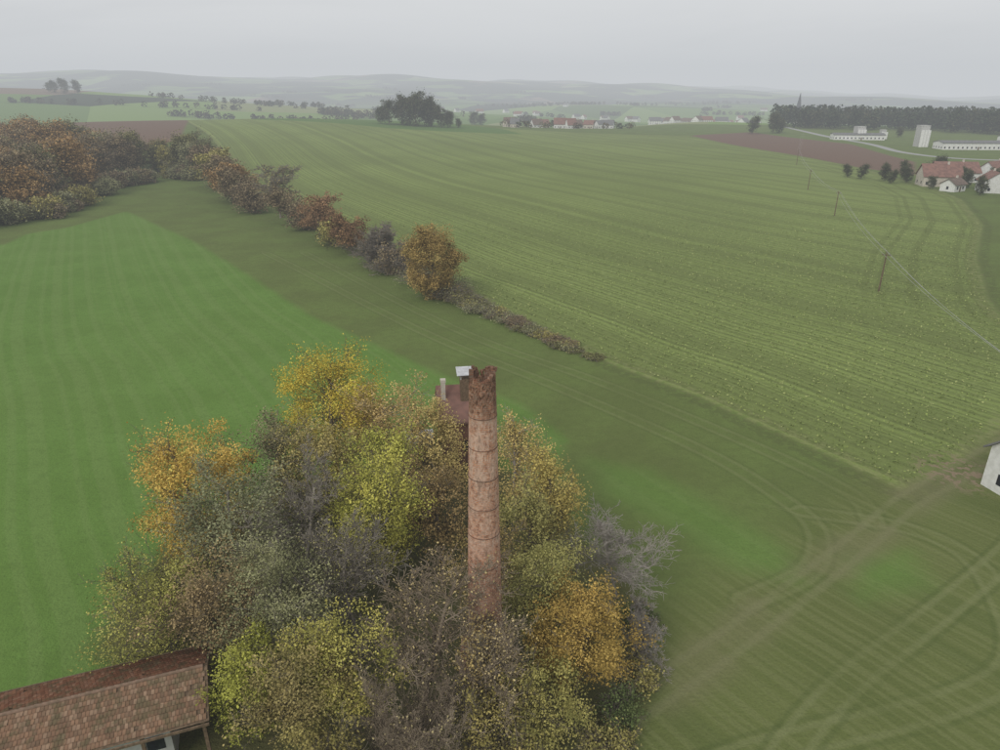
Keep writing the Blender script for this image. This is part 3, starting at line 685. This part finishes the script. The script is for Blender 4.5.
for k in range(16):
    x=rng.uniform(10,125); y=rng.uniform(785,880)
    house('village_house',x,y,rng.uniform(9,15),rng.uniform(8,10),rng.uniform(3.5,5),rng.uniform(8,10.5),rng.uniform(-40,40),[white,cream,white][k%3],[brnroof,redroof,brnroof,greyroof][k%4],k%2==0)
for k in range(64):
    a=R(rng.normal(15,2.6)); r_=rng.uniform(1150,1700)
    if k>48: a=R(rng.uniform(-5,30)); r_=rng.uniform(1500,2600)
    house('village_house',r_*math.sin(a),r_*math.cos(a),rng.uniform(12,22),rng.uniform(9,12),6,11,rng.uniform(-60,60),white,[brnroof,redroof,greyroof][k%3],False)
vt=[(rng.uniform(0,150),rng.uniform(770,900)) for _ in range(45)]
mass('village_trees',vt,7,4,[(.07,.08,.04),(.13,.1,.045),(.15,.14,.06)],60,.9,False,8)
e=bpy.data.objects.new('church',None); col.objects.link(e); e.location=(565,1400,tz(565,1400))
b=MB(); b.box(-4.5,-4.5,0,4.5,4.5,32); obj('tower',b.mesh('tower',[cream]),e)
b=MB(); b.cyl((0,0,32),(0,0,62),5.6,.2,8); obj('spire',b.mesh('spire',[simple('slate',(.06,.06,.065),(.04,.04,.045),1)]),e)
b=MB(); b.box(4.6,-6,0,28,6,12); obj('nave',b.mesh('nave',[white]),e)
b=MB(); b.quad((4.6,-6.5,12),(28,-6.5,12),(28,0,19),(4.6,0,19)); b.quad((4.6,6.5,12),(28,6.5,12),(28,0,19),(4.6,0,19)); b.tri((28,-6,12),(28,6,12),(28,0,19)); obj('nave_roof',b.mesh('nave_roof',[redroof]),e)

poles=[(166,402),(129,297),(112,234),(78,138)]
def wire(p,q,sag):
    pts_=[]
    for i in range(17):
        t_=i/16; v=Vector(p).lerp(Vector(q),t_); v.z-=sag*4*t_*(1-t_); pts_.append(v)
    return pts_
wirem=simple('aluminium_wire',(.45,.45,.45),(.4,.4,.4),1,.6)
tops=[]
for x,y in poles:
    z=tz(x,y); b=MB(); b.cyl((0,0,-.5),(0,0,8),.16,.11,8); b.box(-.75,-.05,7.5,.75,.05,7.62)
    for k in (-.65,0,.65): b.cyl((k,0,7.6 if k else 8),(k,0,7.8 if k else 8.2),.05,.04,6)
    e=obj('utility_pole',b.mesh('utility_pole',[timber]),loc=(x,y,z),rot=-.5); tops.append([(x+k*.88,y-k*.48,z+7.8+(.4 if k==0 else 0)) for k in (-.65,0,.65)])
tops.append([(58.5,63+k,9.0) for k in (-.5,0,.5)])
tops.insert(0,[(215,520,10.),(216,520,10.2),(217,520,10.)])
b=MB()
for i in range(len(tops)-1):
    for k in range(3):
        w=wire(tops[i][k],tops[i+1][k],1.2)
        for j_ in range(16): b.cyl(w[j_],w[j_+1],.02,.02,4,cap=False)
obj('overhead_wires',b.mesh('overhead_wires',[wirem]))

# ------------------------------------------------------------------ hazy air (homogeneous absorbing medium, its own glow stands in for scattered light)
hm_=bpy.data.materials.new('hazy_air'); hm_.use_nodes=True; nt=hm_.node_tree; nt.nodes.clear(); nb=NB(nt)
out=nb.n('ShaderNodeOutputMaterial'); ab=nb.n('ShaderNodeVolumeAbsorption'); em=nb.n('ShaderNodeEmission'); ad=nb.n('ShaderNodeAddShader')
DEN=1/3200.
ab.inputs['Color'].default_value=(0,0,0,1); ab.inputs['Density'].default_value=DEN
em.inputs['Color'].default_value=(.565,.59,.615,1); em.inputs['Strength'].default_value=DEN
nb.l.new(ab.outputs[0],ad.inputs[0]); nb.l.new(em.outputs[0],ad.inputs[1]); nb.l.new(ad.outputs[0],out.inputs['Volume'])
b=MB(); b.box(-9800,-9800,-150,9800,9800,330); obj('hazy_air',b.mesh('hazy_air',[hm_]))

# ------------------------------------------------------------------ sky and sun
w=bpy.data.worlds.new('World'); scene.world=w; w.use_nodes=True; nt=w.node_tree; nt.nodes.clear(); nb=NB(nt)
out=nb.n('ShaderNodeOutputWorld'); bg=nb.n('ShaderNodeBackground'); sky=nb.n('ShaderNodeTexSky',sky_type='NISHITA')
sky.sun_disc=False; sky.sun_elevation=R(38); sky.sun_rotation=R(215)
hs=nb.n('ShaderNodeHueSaturation'); hs.inputs['Saturation'].default_value=.15; nb.l.new(sky.outputs[0],hs.inputs['Color'])
tc=nb.n('ShaderNodeTexCoord'); mp=nb.n('ShaderNodeMapping'); mp.inputs['Scale'].default_value=(1,1,6); nb.l.new(tc.outputs['Generated'],mp.inputs[0])
nz=nb.noise(1.6,4,mp.outputs[0],.55,.4)
cl=nb.mix(nb.mr(nz,.3,.7),(6.4,6.5,6.65),(8.3,8.35,8.4))
nb.l.new(nb.mix(.9,hs.outputs[0],cl),bg.inputs[0]); bg.inputs[1].default_value=.1
nb.l.new(bg.outputs[0],out.inputs[0])
s=bpy.data.lights.new('sun','SUN'); s.energy=1.5; s.angle=R(25); s.color=(1,.96,.9)
so=bpy.data.objects.new('sun',s); col.objects.link(so)
az=R(215); elv=R(38); dv=Vector((math.sin(az)*math.cos(elv),math.cos(az)*math.cos(elv),math.sin(elv)))
so.rotation_euler=dv.to_track_quat('Z','Y').to_euler(); so.location=(0,0,100)
